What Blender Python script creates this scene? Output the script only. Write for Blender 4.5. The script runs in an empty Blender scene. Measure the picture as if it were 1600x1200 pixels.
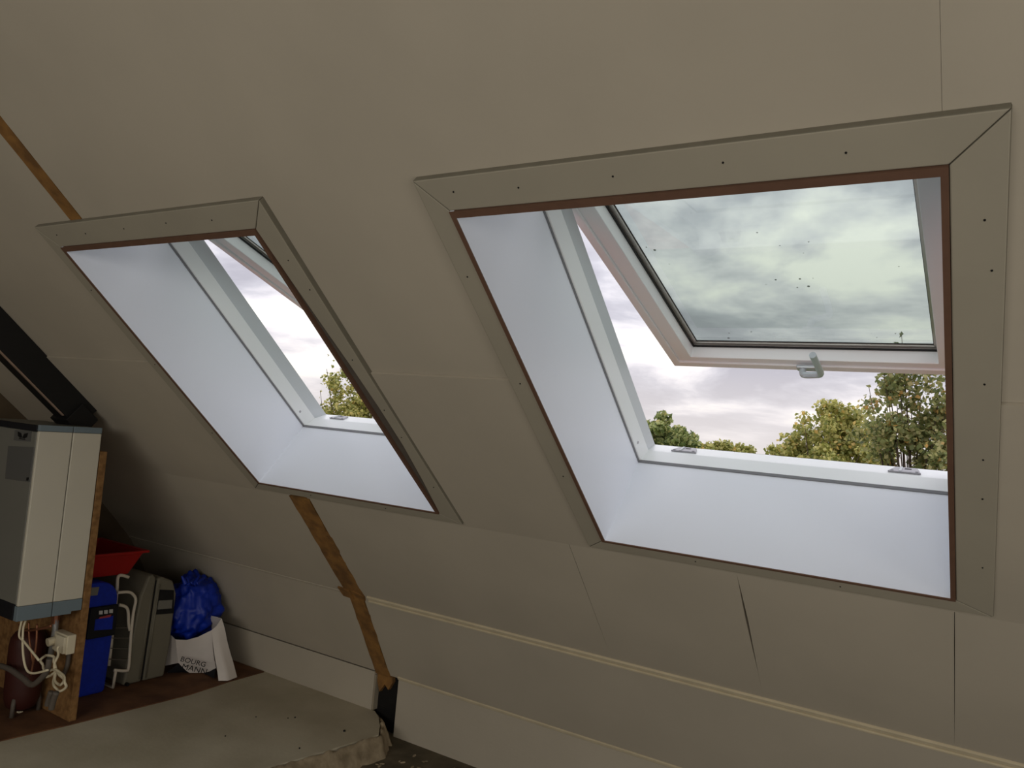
import bpy, bmesh, math, random
import numpy as np
from mathutils import Vector, Matrix, noise

random.seed(7)
rng = np.random.default_rng(7)
scn = bpy.context.scene
col = scn.collection

# ------------------------------------------------------------------ space
# Room coordinates: x right along the sloping wall, y out through it, z up, measured from the eye point
# in units of 1.2 m; W() turns them into metres above the attic floor.
S = 1.2
EYE = 1.446
R = [[0.84066902, 0.04464136, -0.53970616], [0.53428529, 0.09431345, 0.84002631], [0.08840147, -0.99454116, 0.05543517]]
FPX = 1231.664


def W(p):
    return Vector((p[0] * S, p[1] * S, p[2] * S + EYE))


def ray(px, py):
    r = (px - 800.0, py - 600.0, FPX)
    return [sum(R[i][k] * r[k] for k in range(3)) for i in range(3)]


def at_x(px, py, x):
    r = ray(px, py); k = x / r[0]
    return (x, r[1] * k, r[2] * k)


def at_y(px, py, y):
    r = ray(px, py); k = y / r[1]
    return (r[0] * k, y, r[2] * k)


def at_z(px, py, z):
    r = ray(px, py); k = z / r[2]
    return (r[0] * k, r[1] * k, z)


# ------------------------------------------------------------------ camera
cam_d = bpy.data.cameras.new('camera')
cam = bpy.data.objects.new('camera', cam_d)
col.objects.link(cam)
M3 = Matrix(((R[0][0], -R[0][1], -R[0][2]), (R[1][0], -R[1][1], -R[1][2]), (R[2][0], -R[2][1], -R[2][2])))
cam.matrix_world = Matrix.Translation((0, 0, EYE)) @ M3.to_4x4()
cam_d.sensor_width = 36.0
cam_d.lens = FPX / 1600.0 * 36.0
cam_d.clip_start = 0.02
cam_d.clip_end = 500
scn.camera = cam

# ------------------------------------------------------------------ view, world, lights
scn.view_settings.view_transform = 'Standard'
scn.view_settings.look = 'None'
scn.view_settings.exposure = 0.0
scn.view_settings.gamma = 1.0
scn.view_settings.use_curve_mapping = False
scn.cycles.use_denoising = True
scn.cycles.max_bounces = 12
scn.cycles.diffuse_bounces = 8
scn.cycles.transparent_max_bounces = 24
scn.cycles.sample_clamp_indirect = 6.0

SKY_STRENGTH = 1.0
world = bpy.data.worlds.new('overcast_sky')
scn.world = world
world.use_nodes = True
wn, wl = world.node_tree.nodes, world.node_tree.links
wn.clear()


def N(nodes, kind, **kw):
    n = nodes.new(kind)
    for k, v in kw.items():
        setattr(n, k, v)
    return n


tc = N(wn, 'ShaderNodeTexCoord')
sep = N(wn, 'ShaderNodeSeparateXYZ'); wl.new(tc.outputs['Generated'], sep.inputs[0])
up = N(wn, 'ShaderNodeMath', operation='MAXIMUM'); wl.new(sep.outputs['Z'], up.inputs[0]); up.inputs[1].default_value = 0.0
upo = N(wn, 'ShaderNodeMath', operation='ADD'); wl.new(up.outputs[0], upo.inputs[0]); upo.inputs[1].default_value = 0.22
dx = N(wn, 'ShaderNodeMath', operation='DIVIDE'); wl.new(sep.outputs['X'], dx.inputs[0]); wl.new(upo.outputs[0], dx.inputs[1])
dy = N(wn, 'ShaderNodeMath', operation='DIVIDE'); wl.new(sep.outputs['Y'], dy.inputs[0]); wl.new(upo.outputs[0], dy.inputs[1])
cmb = N(wn, 'ShaderNodeCombineXYZ'); wl.new(dx.outputs[0], cmb.inputs[0]); wl.new(dy.outputs[0], cmb.inputs[1])
cmb.inputs[2].default_value = 1.7
nz = N(wn, 'ShaderNodeTexNoise'); wl.new(cmb.outputs[0], nz.inputs['Vector'])
nz.inputs['Scale'].default_value = 1.5; nz.inputs['Detail'].default_value = 6; nz.inputs['Roughness'].default_value = 0.57
nz.inputs['Distortion'].default_value = 0.25
cr = N(wn, 'ShaderNodeValToRGB'); wl.new(nz.outputs['Fac'], cr.inputs[0])
e = cr.color_ramp.elements
e[0].position = 0.40; e[0].color = (0.44, 0.43, 0.49, 1)
e[1].position = 0.63; e[1].color = (1.06, 1.02, 0.97, 1)
e2 = e.new(0.48); e2.color = (0.56, 0.55, 0.61, 1)
e3 = e.new(0.55); e3.color = (0.80, 0.77, 0.81, 1)
hor = N(wn, 'ShaderNodeMapRange'); wl.new(sep.outputs['Z'], hor.inputs['Value'])
hor.inputs['From Min'].default_value = 0.0; hor.inputs['From Max'].default_value = 0.11
hor.inputs['To Min'].default_value = 0.75; hor.inputs['To Max'].default_value = 0.0
mixh = N(wn, 'ShaderNodeMix', data_type='RGBA'); wl.new(hor.outputs[0], mixh.inputs['Factor'])
wl.new(cr.outputs[0], mixh.inputs['A']); mixh.inputs['B'].default_value = (0.93, 0.86, 0.83, 1)
# standard overcast sky: the cloud deck is three times as bright at the zenith as at the horizon
oc = N(wn, 'ShaderNodeMath', operation='MULTIPLY_ADD'); wl.new(up.outputs[0], oc.inputs[0])
oc.inputs[1].default_value = 2.0 * SKY_STRENGTH; oc.inputs[2].default_value = SKY_STRENGTH
bg = N(wn, 'ShaderNodeBackground'); wl.new(mixh.outputs['Result'], bg.inputs['Color'])
wl.new(oc.outputs[0], bg.inputs['Strength'])
wo = N(wn, 'ShaderNodeOutputWorld'); wl.new(bg.outputs[0], wo.inputs[0])


def area(name, loc, target, sx, sy, power, color):
    d = bpy.data.lights.new(name, 'AREA')
    d.shape = 'RECTANGLE'; d.size = sx; d.size_y = sy; d.energy = power; d.color = color
    o = bpy.data.objects.new(name, d); col.objects.link(o)
    o.location = W(loc)
    o.rotation_euler = (W(target) - W(loc)).to_track_quat('-Z', 'Y').to_euler()
    return o


# the rest of the attic is out of view behind the camera: unseen fills added at its gable end and far slope, and a broad
# fill added low on the floor as bounced daylight that washes the slope from below
area('gable_fill', (2.7, -0.4, -0.3), (-1.8, 1.6, -0.6), 1.6, 1.3, 23, (1.0, 0.96, 0.88))
area('far_slope_fill', (-0.6, -2.2, 0.25), (-1.3, 1.6, -0.7), 3.2, 1.0, 48, (1.0, 0.96, 0.88))
area('floor_bounce_fill', (0.7, -0.2, -1.14), (0.0, 1.5, -0.1), 2.2, 1.0, 16, (1.0, 0.95, 0.87))

# ------------------------------------------------------------------ materials


def lin(c):
    return tuple(((v / 255.0) / 12.92 if v <= 10 else ((v / 255.0 + 0.055) / 1.055) ** 2.4) for v in c)


def mat(name, rgb, rough=0.6, var=0.0, scale=8.0, bump=0.0, bscale=60.0, metal=0.0, second=None, spec=0.4, stretch=None):
    m = bpy.data.materials.new(name); m.use_nodes = True
    n, l = m.node_tree.nodes, m.node_tree.links
    b = n['Principled BSDF']
    b.inputs['Roughness'].default_value = rough; b.inputs['Metallic'].default_value = metal
    b.inputs['Specular IOR Level'].default_value = spec
    c = lin(rgb)
    b.inputs['Base Color'].default_value = (*c, 1)
    t = n.new('ShaderNodeTexCoord')
    vec = t.outputs['Object']
    if stretch:
        mp = n.new('ShaderNodeMapping'); mp.inputs['Scale'].default_value = stretch
        l.new(vec, mp.inputs['Vector']); vec = mp.outputs[0]
    if var > 0 or second:
        z = n.new('ShaderNodeTexNoise'); z.inputs['Scale'].default_value = scale; z.inputs['Detail'].default_value = 5
        l.new(vec, z.inputs['Vector'])
        r = n.new('ShaderNodeValToRGB'); l.new(z.outputs['Fac'], r.inputs[0])
        c2 = lin(second) if second else tuple(min(1, v * (1 + var)) for v in c)
        c1 = c if second else tuple(v * (1 - var) for v in c)
        r.color_ramp.elements[0].position = 0.35; r.color_ramp.elements[0].color = (*c1, 1)
        r.color_ramp.elements[1].position = 0.65; r.color_ramp.elements[1].color = (*c2, 1)
        l.new(r.outputs[0], b.inputs['Base Color'])
    if bump > 0:
        z2 = n.new('ShaderNodeTexNoise'); z2.inputs['Scale'].default_value = bscale; z2.inputs['Detail'].default_value = 4
        l.new(vec, z2.inputs['Vector'])
        bp = n.new('ShaderNodeBump'); bp.inputs['Strength'].default_value = bump; bp.inputs['Distance'].default_value = 0.004
        l.new(z2.outputs['Fac'], bp.inputs['Height']); l.new(bp.outputs[0], b.inputs['Normal'])
    return m


M = {}
M['plaster'] = mat('painted_plasterboard', (181, 172, 156), 0.85, 0.04, 2.5, 0.12, 90)
M['plaster_edge'] = mat('plasterboard_edge', (150, 140, 122), 0.9, 0.05, 12)
M['shade_edge'] = mat('shade_toned_board_edge', (122, 117, 103), 0.9, 0.06, 20)
M['architrave'] = mat('architrave_board', (162, 155, 139), 0.75, 0.03, 5, 0.08, 120)
M['tape'] = mat('joint_tape', (205, 192, 164), 0.8, 0.06, 14)
M['glue'] = mat('brown_batten', (150, 108, 56), 0.85, 0.0, 18, 0.3, 40, second=(112, 80, 44))
M['deck'] = mat('roof_deck', (92, 78, 60), 0.9, 0.1, 8)
M['mdf'] = mat('raw_mdf_edge', (104, 76, 60), 0.8, 0.06, 30)
M['filler'] = mat('grey_brown_filler', (92, 84, 76), 0.9, 0.08, 20)
M['lining'] = mat('white_lining_board', (233, 236, 246), 0.35, 0.0, spec=0.35)
M['frame'] = mat('white_window_paint', (238, 240, 242), 0.3, spec=0.45)
M['frame_grey'] = mat('grey_window_rebate', (196, 200, 204), 0.35)
M['gasket'] = mat('grey_seal', (120, 120, 124), 0.5)
M['black_gasket'] = mat('black_glazing_seal', (22, 20, 20), 0.5)
M['spacer'] = mat('aluminium_spacer', (190, 185, 178), 0.35, metal=0.6)
M['chrome'] = mat('satin_grey_metal', (190, 198, 204), 0.3, metal=0.25)
M['plate'] = mat('grey_striker_plate', (168, 166, 172), 0.4, metal=0.2)
M['dark'] = mat('dark_recess', (20, 19, 19), 0.8)
M['tiles'] = mat('terracotta_tiles', (168, 96, 78), 0.8, 0.15, 9, 0.3, 20)
M['flash'] = mat('lead_flashing', (60, 62, 66), 0.5)
M['concrete'] = mat('rough_concrete', (108, 98, 80), 0.95, 0.0, 7, 0.6, 35, second=(76, 69, 55))
M['screed'] = mat('dusty_screed', (192, 184, 164), 0.95, 0.0, 3.0, 0.25, 60, second=(172, 163, 142))
M['mortar'] = mat('crumbly_mortar', (172, 156, 130), 0.95, 0.0, 14, 0.8, 45, second=(128, 114, 92))
M['hardboard'] = mat('brown_hardboard', (112, 76, 48), 0.85, 0.0, 9, 0.15, 80, second=(84, 54, 34))
M['chip'] = mat('chipboard', (150, 112, 68), 0.8, 0.0, 40, 0.3, 120, second=(116, 82, 46))
M['black_wood'] = mat('black_stained_timber', (17, 16, 16), 0.6, 0.1, 9, 0.2, 40, stretch=(1, 1, 6))
M['lit_edge'] = mat('lit_timber_edge', (150, 128, 112), 0.7, 0.1, 20)  # pale tone paints the light caught along the rafter's lower edge
M['boiler'] = mat('cream_enamel', (206, 200, 184), 0.4, 0.015, 4)
M['boiler_front'] = mat('grey_enamel', (118, 117, 110), 0.45, 0.02, 4)
M['boiler_trim'] = mat('blue_grey_plastic', (116, 130, 138), 0.5)
M['label_grey'] = mat('grey_label', (92, 92, 90), 0.5)
M['ink'] = mat('black_ink', (16, 16, 18), 0.6)
M['copper'] = mat('dull_copper', (150, 100, 74), 0.4, metal=0.6)
M['pipe_grey'] = mat('grey_pipe', (160, 160, 158), 0.4, metal=0.3)
M['pipe_dark'] = mat('dusty_grey_pipe', (96, 88, 80), 0.6)
M['vessel'] = mat('dark_red_enamel', (62, 26, 20), 0.55, 0.1, 8)
M['cable'] = mat('cream_cable', (226, 214, 184), 0.5)
M['socket'] = mat('cream_plastic', (224, 214, 188), 0.4)
M['blue_case'] = mat('blue_nylon', (12, 44, 172), 0.7, 0.1, 60, 0.2, 400)
M['black_fabric'] = mat('black_nylon', (14, 15, 22), 0.7, 0.1, 40)
M['white_print'] = mat('white_print', (205, 205, 205), 0.6)
M['red_print'] = mat('red_print', (176, 70, 76), 0.6)
M['rack'] = mat('white_coated_wire', (216, 206, 190), 0.4)
M['suitcase'] = mat('grey_hard_shell', (118, 113, 98), 0.55, 0.05, 6, 0.15, 140)
M['suit_label'] = mat('grey_plate', (122, 120, 112), 0.5)
M['red'] = mat('red_plastic', (158, 14, 10), 0.45)
M['bluebag'] = mat('blue_plastic_film', (8, 44, 158), 0.45, 0.15, 12, 0.4, 18)
M['whitebag'] = mat('white_plastic_film', (214, 206, 200), 0.45, 0.04, 8, 0.35, 14)
M['bark'] = mat('bark', (74, 62, 50), 0.9, 0.15, 10, 0.5, 20)
M['lawn'] = mat('grass_ground', (70, 92, 44), 0.95, 0.2, 0.6)


def leaf_mat(name, a, b, c, accent):
    m = bpy.data.materials.new(name); m.use_nodes = True
    n, l = m.node_tree.nodes, m.node_tree.links
    g = n.new('ShaderNodeNewGeometry')
    r = n.new('ShaderNodeValToRGB'); l.new(g.outputs['Random Per Island'], r.inputs[0])
    el = r.color_ramp.elements
    el[0].position = 0.0; el[0].color = (*lin(a), 1)
    el[1].position = 0.93; el[1].color = (*lin(c), 1)
    k = el.new(0.5); k.color = (*lin(b), 1)
    k = el.new(0.985); k.color = (*lin(accent), 1)
    p = n['Principled BSDF']; p.inputs['Roughness'].default_value = 0.5
    l.new(r.outputs[0], p.inputs['Base Color'])
    t = n.new('ShaderNodeBsdfTranslucent'); l.new(r.outputs[0], t.inputs['Color'])
    mx = n.new('ShaderNodeMixShader'); mx.inputs[0].default_value = 0.45
    l.new(p.outputs[0], mx.inputs[1]); l.new(t.outputs[0], mx.inputs[2])
    l.new(mx.outputs[0], n['Material Output'].inputs['Surface'])
    return m


def glass_mat():
    m = bpy.data.materials.new('tinted_double_glazing'); m.use_nodes = True
    n, l = m.node_tree.nodes, m.node_tree.links
    n.remove(n['Principled BSDF'])
    t = n.new('ShaderNodeTexCoord')
    # rain specks and a faint streaky film dried onto the pane
    v = n.new('ShaderNodeTexVoronoi'); v.inputs['Scale'].default_value = 34; l.new(t.outputs['Object'], v.inputs['Vector'])
    z = n.new('ShaderNodeTexNoise'); z.inputs['Scale'].default_value = 6; l.new(t.outputs['Object'], z.inputs['Vector'])
    lim = n.new('ShaderNodeMapRange'); l.new(z.outputs['Fac'], lim.inputs['Value'])
    lim.inputs['From Min'].default_value = 0.5; lim.inputs['From Max'].default_value = 0.75
    lim.inputs['To Min'].default_value = 0.0; lim.inputs['To Max'].default_value = 0.24
    lt = n.new('ShaderNodeMath'); lt.operation = 'LESS_THAN'; l.new(v.outputs['Distance'], lt.inputs[0]); l.new(lim.outputs[0], lt.inputs[1])
    mixc = n.new('ShaderNodeMix'); mixc.data_type = 'RGBA'; l.new(lt.outputs[0], mixc.inputs['Factor'])
    mixc.inputs['A'].default_value = (0.70, 0.745, 0.715, 1); mixc.inputs['B'].default_value = (0.27, 0.29, 0.27, 1)
    tr = n.new('ShaderNodeBsdfTransparent'); l.new(mixc.outputs['Result'], tr.inputs['Color'])
    gl = n.new('ShaderNodeBsdfGlossy'); gl.inputs['Roughness'].default_value = 0.02
    fr = n.new('ShaderNodeLayerWeight'); fr.inputs['Blend'].default_value = 0.06
    mx = n.new('ShaderNodeMixShader'); l.new(fr.outputs['Facing'], mx.inputs[0]); l.new(tr.outputs[0], mx.inputs[1]); l.new(gl.outputs[0], mx.inputs[2])
    l.new(mx.outputs[0], n['Material Output'].inputs['Surface'])
    return m


M['glass'] = glass_mat()

# ------------------------------------------------------------------ mesh helpers


def tag(o, label=None, cat=None, group=None, kind=None):
    if label: o['label'] = label
    if cat: o['category'] = cat
    if group: o['group'] = group
    if kind: o['kind'] = kind
    return o


def empty(name, p, world_loc=False):
    o = bpy.data.objects.new(name, None); col.objects.link(o)
    o.empty_display_size = 0.05
    o.location = p if world_loc else W(p)
    return o


def adopt(o, parent):
    o.parent = parent
    off = Vector((0, 0, 0)); q = parent
    while q is not None:
        if q.type == 'EMPTY': off = off + Vector(q.location)
        q = q.parent
    if parent.type == 'EMPTY':
        o.matrix_parent_inverse = Matrix.Translation(-off)


def build(name, bm, m, parent=None, smooth=False, bevel=0.0, seg=2):
    bmesh.ops.recalc_face_normals(bm, faces=bm.faces)
    me = bpy.data.meshes.new(name); bm.to_mesh(me); bm.free()
    me.materials.append(m)
    if smooth:
        for p in me.polygons: p.use_smooth = True
    o = bpy.data.objects.new(name, me); col.objects.link(o)
    if bevel > 0:
        b = o.modifiers.new('edge', 'BEVEL'); b.width = bevel; b.segments = seg; b.limit_method = 'ANGLE'; b.angle_limit = 0.6
    if parent: adopt(o, parent)
    return o


def bx(bm, lo, hi, T=None):
    T = T or (lambda a, b, c: (a, b, c))
    vs = []
    for k in (lo[2], hi[2]):
        for (i, j) in ((lo[0], lo[1]), (hi[0], lo[1]), (hi[0], hi[1]), (lo[0], hi[1])):
            vs.append(bm.verts.new(W(T(i, j, k))))
    for f in ((0, 1, 2, 3), (4, 5, 6, 7), (0, 1, 5, 4), (1, 2, 6, 5), (2, 3, 7, 6), (3, 0, 4, 7)):
        bm.faces.new([vs[q] for q in f])
    return bm


def box(name, lo, hi, m, parent=None, T=None, bevel=0.0):
    return build(name, bx(bmesh.new(), lo, hi, T), m, parent, bevel=bevel)


def pr(bm, poly, c0, c1, T):
    """Prism: polygon poly in the first two coordinates of T, from c0 to c1 in the third."""
    a = [bm.verts.new(W(T(p[0], p[1], c0))) for p in poly]
    b = [bm.verts.new(W(T(p[0], p[1], c1))) for p in poly]
    bm.faces.new(a); bm.faces.new(b)
    n = len(poly)
    for i in range(n):
        bm.faces.new((a[i], a[(i + 1) % n], b[(i + 1) % n], b[i]))
    return bm


def prism(name, poly, c0, c1, T, m, parent=None, bevel=0.0):
    return build(name, pr(bmesh.new(), poly, c0, c1, T), m, parent, bevel=bevel)


def holed(bm, x0, x1, s0, s1, holes, o0, o1, T):
    """A board with rectangular holes (or notches where a hole crosses its edge)."""
    xs = sorted({x0, x1, *[v for h in holes for v in h[:2] if x0 < v < x1]})
    ss = sorted({s0, s1, *[v for h in holes for v in h[2:] if s0 < v < s1]})

    def solid(i, j):
        if not (0 <= i < len(xs) - 1 and 0 <= j < len(ss) - 1): return False
        cx, cs = (xs[i] + xs[i + 1]) / 2, (ss[j] + ss[j + 1]) / 2
        return not any(h[0] < cx < h[1] and h[2] < cs < h[3] for h in holes)
    V = {}

    def v(i, j, k):
        if (i, j, k) not in V: V[(i, j, k)] = bm.verts.new(W(T(xs[i], ss[j], (o0, o1)[k])))
        return V[(i, j, k)]
    for i in range(len(xs) - 1):
        for j in range(len(ss) - 1):
            if not solid(i, j): continue
            for k in (0, 1): bm.faces.new((v(i, j, k), v(i + 1, j, k), v(i + 1, j + 1, k), v(i, j + 1, k)))
            for (a, b, di, dj) in (((i, j), (i + 1, j), 0, -1), ((i, j + 1), (i + 1, j + 1), 0, 1), ((i, j), (i, j + 1), -1, 0), ((i + 1, j), (i + 1, j + 1), 1, 0)):
                if not solid(i + di, j + dj): bm.faces.new((v(*a, 0), v(*b, 0), v(*b, 1), v(*a, 1)))
    return bm


def tube(bm, pts, r, seg=8, r2=None, world_pts=False, caps=True):
    P = [Vector(p) if world_pts else W(p) for p in pts]
    n = len(P); rings = []
    prev = None
    for i in range(n):
        t = (P[min(i + 1, n - 1)] - P[max(i - 1, 0)]).normalized()
        if prev is None:
            a = t.orthogonal().normalized()
        else:
            a = (prev - t * prev.dot(t)).normalized()
        prev = a
        b = t.cross(a)
        rr = r if r2 is None else r + (r2 - r) * i / max(1, n - 1)
        rings.append([bm.verts.new(P[i] + (a * math.cos(2 * math.pi * k / seg) + b * math.sin(2 * math.pi * k / seg)) * rr) for k in range(seg)])
    for i in range(n - 1):
        for k in range(seg):
            bm.faces.new((rings[i][k], rings[i][(k + 1) % seg], rings[i + 1][(k + 1) % seg], rings[i + 1][k]))
    if caps:
        bm.faces.new(rings[0]); bm.faces.new(rings[-1])
    return bm


def smooth_path(pts, n=6):
    out = []
    P = [Vector(p) for p in pts]
    for i in range(len(P) - 1):
        p0, p1, p2, p3 = P[max(i - 1, 0)], P[i], P[i + 1], P[min(i + 2, len(P) - 1)]
        for k in range(n):
            t = k / n
            out.append(0.5 * ((2 * p1) + (-p0 + p2) * t + (2 * p0 - 5 * p1 + 4 * p2 - p3) * t * t + (-p0 + 3 * p1 - 3 * p2 + p3) * t ** 3))
    out.append(P[-1])
    return [tuple(p) for p in out]


def text(name, body, size, origin, xdir, ydir, m, parent, lift=0.0015):
    """Flat print laid on a surface as mesh."""
    cu = bpy.data.curves.new(name, 'FONT'); cu.body = body; cu.size = size * S; cu.extrude = 0.0004
    tmp = bpy.data.objects.new(name, cu); col.objects.link(tmp)
    dg = bpy.context.evaluated_depsgraph_get(); dg.update()
    me = bpy.data.meshes.new_from_object(tmp.evaluated_get(dg))
    bpy.data.objects.remove(tmp); bpy.data.curves.remove(cu)
    x = Vector(xdir).normalized(); y = Vector(ydir); y = (y - x * y.dot(x)).normalized(); z = x.cross(y)
    o3 = W(origin) + z * lift
    for v in me.vertices:
        c = v.co.copy(); v.co = o3 + x * c.x + y * c.y + z * c.z
    me.materials.clear(); me.materials.append(m)
    o = bpy.data.objects.new(name, me); col.objects.link(o)
    if parent: adopt(o, parent)
    return o


# ------------------------------------------------------------------ roof profile
TH = 0.7111373526
SN, CS = math.sin(TH), math.cos(TH)


def T1(x, s, o):
    return (x, s * CS + (1 + o) * SN, -s * SN + (1 + o) * CS)


K0 = (1.865, -0.2862); K1 = (2.207, -0.660); K2 = (2.400, -0.985)
S0 = 1.600


def seg_T(a, b):
    L = math.hypot(b[0] - a[0], b[1] - a[1]); c, s = (b[0] - a[0]) / L, -(b[1] - a[1]) / L
    return L, (lambda x, t, o: (x, a[0] + t * c + o * s, a[1] - t * s + o * c))


L2, T2 = seg_T(K0, K1)
L3, T3 = seg_T(K1, K2)
ZF, ZS = -1.205, -1.135        # attic floor, raised slab
XL, XR = -3.45, 2.9
YR = -0.75                     # ridge line
SR = (YR - SN) / CS

WIN = [dict(dx=0.0, sdx=0.0, phi=math.radians(20.4)), dict(dx=-1.288, sdx=-1.262, phi=math.radians(20.0))]
HOLE = [(-0.872 + w['dx'], -0.066 + w['dx'], 0.560, 1.560) for w in WIN]

# ------------------------------------------------------------------ setting: sloping ceiling
ceiling = tag(empty('ceiling', (0, 1.2, 0.3)), 'grey painted plasterboard slope around the two roof windows', kind='structure')


def panel(name, x0, x1, s0, s1, o0, T, parent, holes=(), th=0.012):
    return build(name, holed(bmesh.new(), x0, x1, s0, s1, [h for h in holes if h[1] > x0 and h[0] < x1 and h[3] > s0 and h[2] < s1], o0, o0 + th, T), M['plaster'], parent)


SJ = 0.999
panel('plasterboard', XL, -2.035, SR, SJ, 0.0, T1, ceiling, HOLE)
panel('plasterboard', -1.980, -0.0915, SR, SJ, 0.0, T1, ceiling, HOLE)
panel('plasterboard', -0.0911, XR, SR, SJ, 0.0, T1, ceiling, HOLE)
panel('plasterboard', XL, -2.040, SJ + 0.001, S0, -0.006, T1, ceiling, HOLE, 0.016)
panel('plasterboard', -1.955, -0.0885, SJ + 0.001, S0, -0.006, T1, ceiling, HOLE, 0.016)
panel('plasterboard', -0.0885, XR, SJ + 0.001, S0, -0.006, T1, ceiling, HOLE, 0.016)


def ragged_strip(x0, x1, t0, t1, T, o0, o1, name, parent, amp=0.008, slant=0.0):
    n = max(4, int((t1 - t0) / 0.03)); left, right = [], []
    jr = random.Random(int(abs(x0) * 1000 + t0 * 77))
    for i in range(n + 1):
        t = t0 + (t1 - t0) * i / n; k = slant * i / n
        left.append((x0 + k + jr.uniform(-0.2, 0.2) * amp, t)); right.append((x1 + k + jr.uniform(-0.3, 1.0) * amp, t))
    bm = bmesh.new()
    A = [[bm.verts.new(W(T(p[0], p[1], o))) for p in left] for o in (o0, o1)]
    B = [[bm.verts.new(W(T(p[0], p[1], o))) for p in right] for o in (o0, o1)]
    for i in range(n):
        bm.faces.new((A[0][i], A[0][i + 1], B[0][i + 1], B[0][i])); bm.faces.new((A[1][i], A[1][i + 1], B[1][i + 1], B[1][i]))
        bm.faces.new((A[0][i], A[0][i + 1], A[1][i + 1], A[1][i])); bm.faces.new((B[0][i], B[0][i + 1], B[1][i + 1], B[1][i]))
    bm.faces.new((A[0][0], B[0][0], B[1][0], A[1][0])); bm.faces.new((A[0][n], B[0][n], B[1][n], A[1][n]))
    return build(name, bm, M['glue'], parent)


ragged_strip(-2.034, -1.984, SR, 0.52, T1, -0.0008, 0.02, 'batten_strip', ceiling, 0.004)

# lower slopes and knee wall
wall_back = tag(empty('wall_back', (0, 2.4, ZF)), 'lower plasterboard slopes and knee wall below the windows', kind='structure')
panel('plasterboard', XL, -2.048, 0.0005, L2 - 0.001, -0.006, T2, wall_back, th=0.018)
xs2 = [-1.958, -0.974, -0.5305, -0.0875, XR]


def edge(x, tears):
    return [(x + d, t) for t, d in tears]


# each board's two vertical edges; the joint under the right-hand window has sprung open in a wedge
crack = [(0.0005, 0.0), (0.02, 0.0003), (0.10, 0.0022), (0.17, 0.0030), (0.26, 0.0018), (0.38, 0.0002), (L2 - 0.001, 0.0)]
hair = [(0.0005, 0.0006), (0.10, 0.0009), (0.3, 0.0006), (L2 - 0.001, 0.0)]
plain = [(0.0005, 0.0), (L2 - 0.001, 0.0)]
slant0 = [(0.0005, 0.012), (L2 - 0.001, -0.012)]
shp = [(slant0, hair), (hair, crack), (crack, hair), (hair, plain)]
for i in range(4):
    le = [(xs2[i] + d, t) for t, d in shp[i][0]]
    re = [(xs2[i + 1] - d, t) for t, d in shp[i][1]]
    prism('plasterboard', le + re[::-1], -0.006, 0.012, T2, M['plaster'], wall_back)
ragged_strip(-2.046, -1.955, 0.004, L2 - 0.004, T2, -0.0066, 0.02, 'batten_strip', wall_back, 0.012, -0.014)
panel('plasterboard', XL, -2.052, 0.001, L3 - 0.003, -0.004, T3, wall_back, th=0.016)
panel('plasterboard', -1.976, XR, 0.001, L3 - 0.001, -0.004, T3, wall_back, th=0.016)
ragged_strip(-2.052, -1.982, -0.004, L3 + 0.01, T3, -0.0046, 0.02, 'batten_strip', wall_back, 0.010)
# small square offcut nailed over the strip where the slopes meet
prism('wood_offcut', [(-2.082, L2 - 0.035), (-2.03, L2 - 0.028), (-2.028, L2 + 0.018), (-2.078, L2 + 0.012)], -0.013, -0.004, T2, M['glue'], wall_back)
prism('wood_offcut', [(-2.012, L2 - 0.03), (-1.965, L2 - 0.012), (-1.970, L2 + 0.012), (-2.01, L2 + 0.006)], -0.011, -0.004, T2, M['glue'], wall_back)
TK = lambda x, z, o: (x, K2[0] + o, z)
panel('plasterboard', XL, -2.052, ZS, K2[1] - 0.004, -0.006, TK, wall_back, th=0.018)
panel('plasterboard', -1.935, XR, ZF, K2[1] - 0.001, 0.0, TK, wall_back, th=0.018)
prism('batten_strip', [(-2.048, -0.978), (-1.972, -0.980), (-1.966, -1.012), (-1.985, -1.045), (-2.005, -1.028), (-2.028, -1.062), (-2.046, -1.02)], 0.004, 0.02, TK, M['glue'], wall_back)

# corner beads over the two folds
trim_1 = tag(empty('trim_1', (0.4, K1[0], K1[1])), 'pale ridged jointing bead along the upper fold of the slope', kind='structure')
for (t0, t1, o) in ((-0.017, -0.007, -0.0125), (-0.006, 0.004, -0.010), (0.005, 0.013, -0.0125)):
    T = T2 if t1 <= 0 else T3
    tt = (L2 + t0, L2 + t1) if t1 <= 0 else (max(t0, 0), t1)
    if t0 < 0 < t1: tt = (L2 + t0, L2 + t1); T = T2
    box('bead_ridge', (-1.95, tt[0], o), (XR, tt[1], 0.0), M['tape'], trim_1, T, bevel=0.003)
box('bead_ridge', (XL, L2 - 0.010, -0.0085), (-2.075, L2 + 0.002, 0.0), M['plaster'], trim_1, T2, bevel=0.002)
trim_2 = tag(empty('trim_2', (0.4, K2[0], K2[1])), 'thin pale bead along the lower fold above the knee wall', kind='structure')
box('bead_ridge', (-1.935, L3 - 0.010, -0.0085), (XR, L3 + 0.003, 0.0), M['tape'], trim_2, T3, bevel=0.003)

# roof deck with the two window openings, tiled outside
OPEN = [(-0.860 + w['dx'], -0.078 + w['dx'], 0.572, 1.562) for w in WIN]
roof = tag(empty('roof', (0, 1.6, 0.6)), 'roof build-up behind the boards, tiled outside', kind='structure')
build('roof_deck', holed(bmesh.new(), XL, XR, SR - 0.2, S0 + 0.02, OPEN, 0.024, 0.235, T1), M['deck'], roof)
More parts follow.
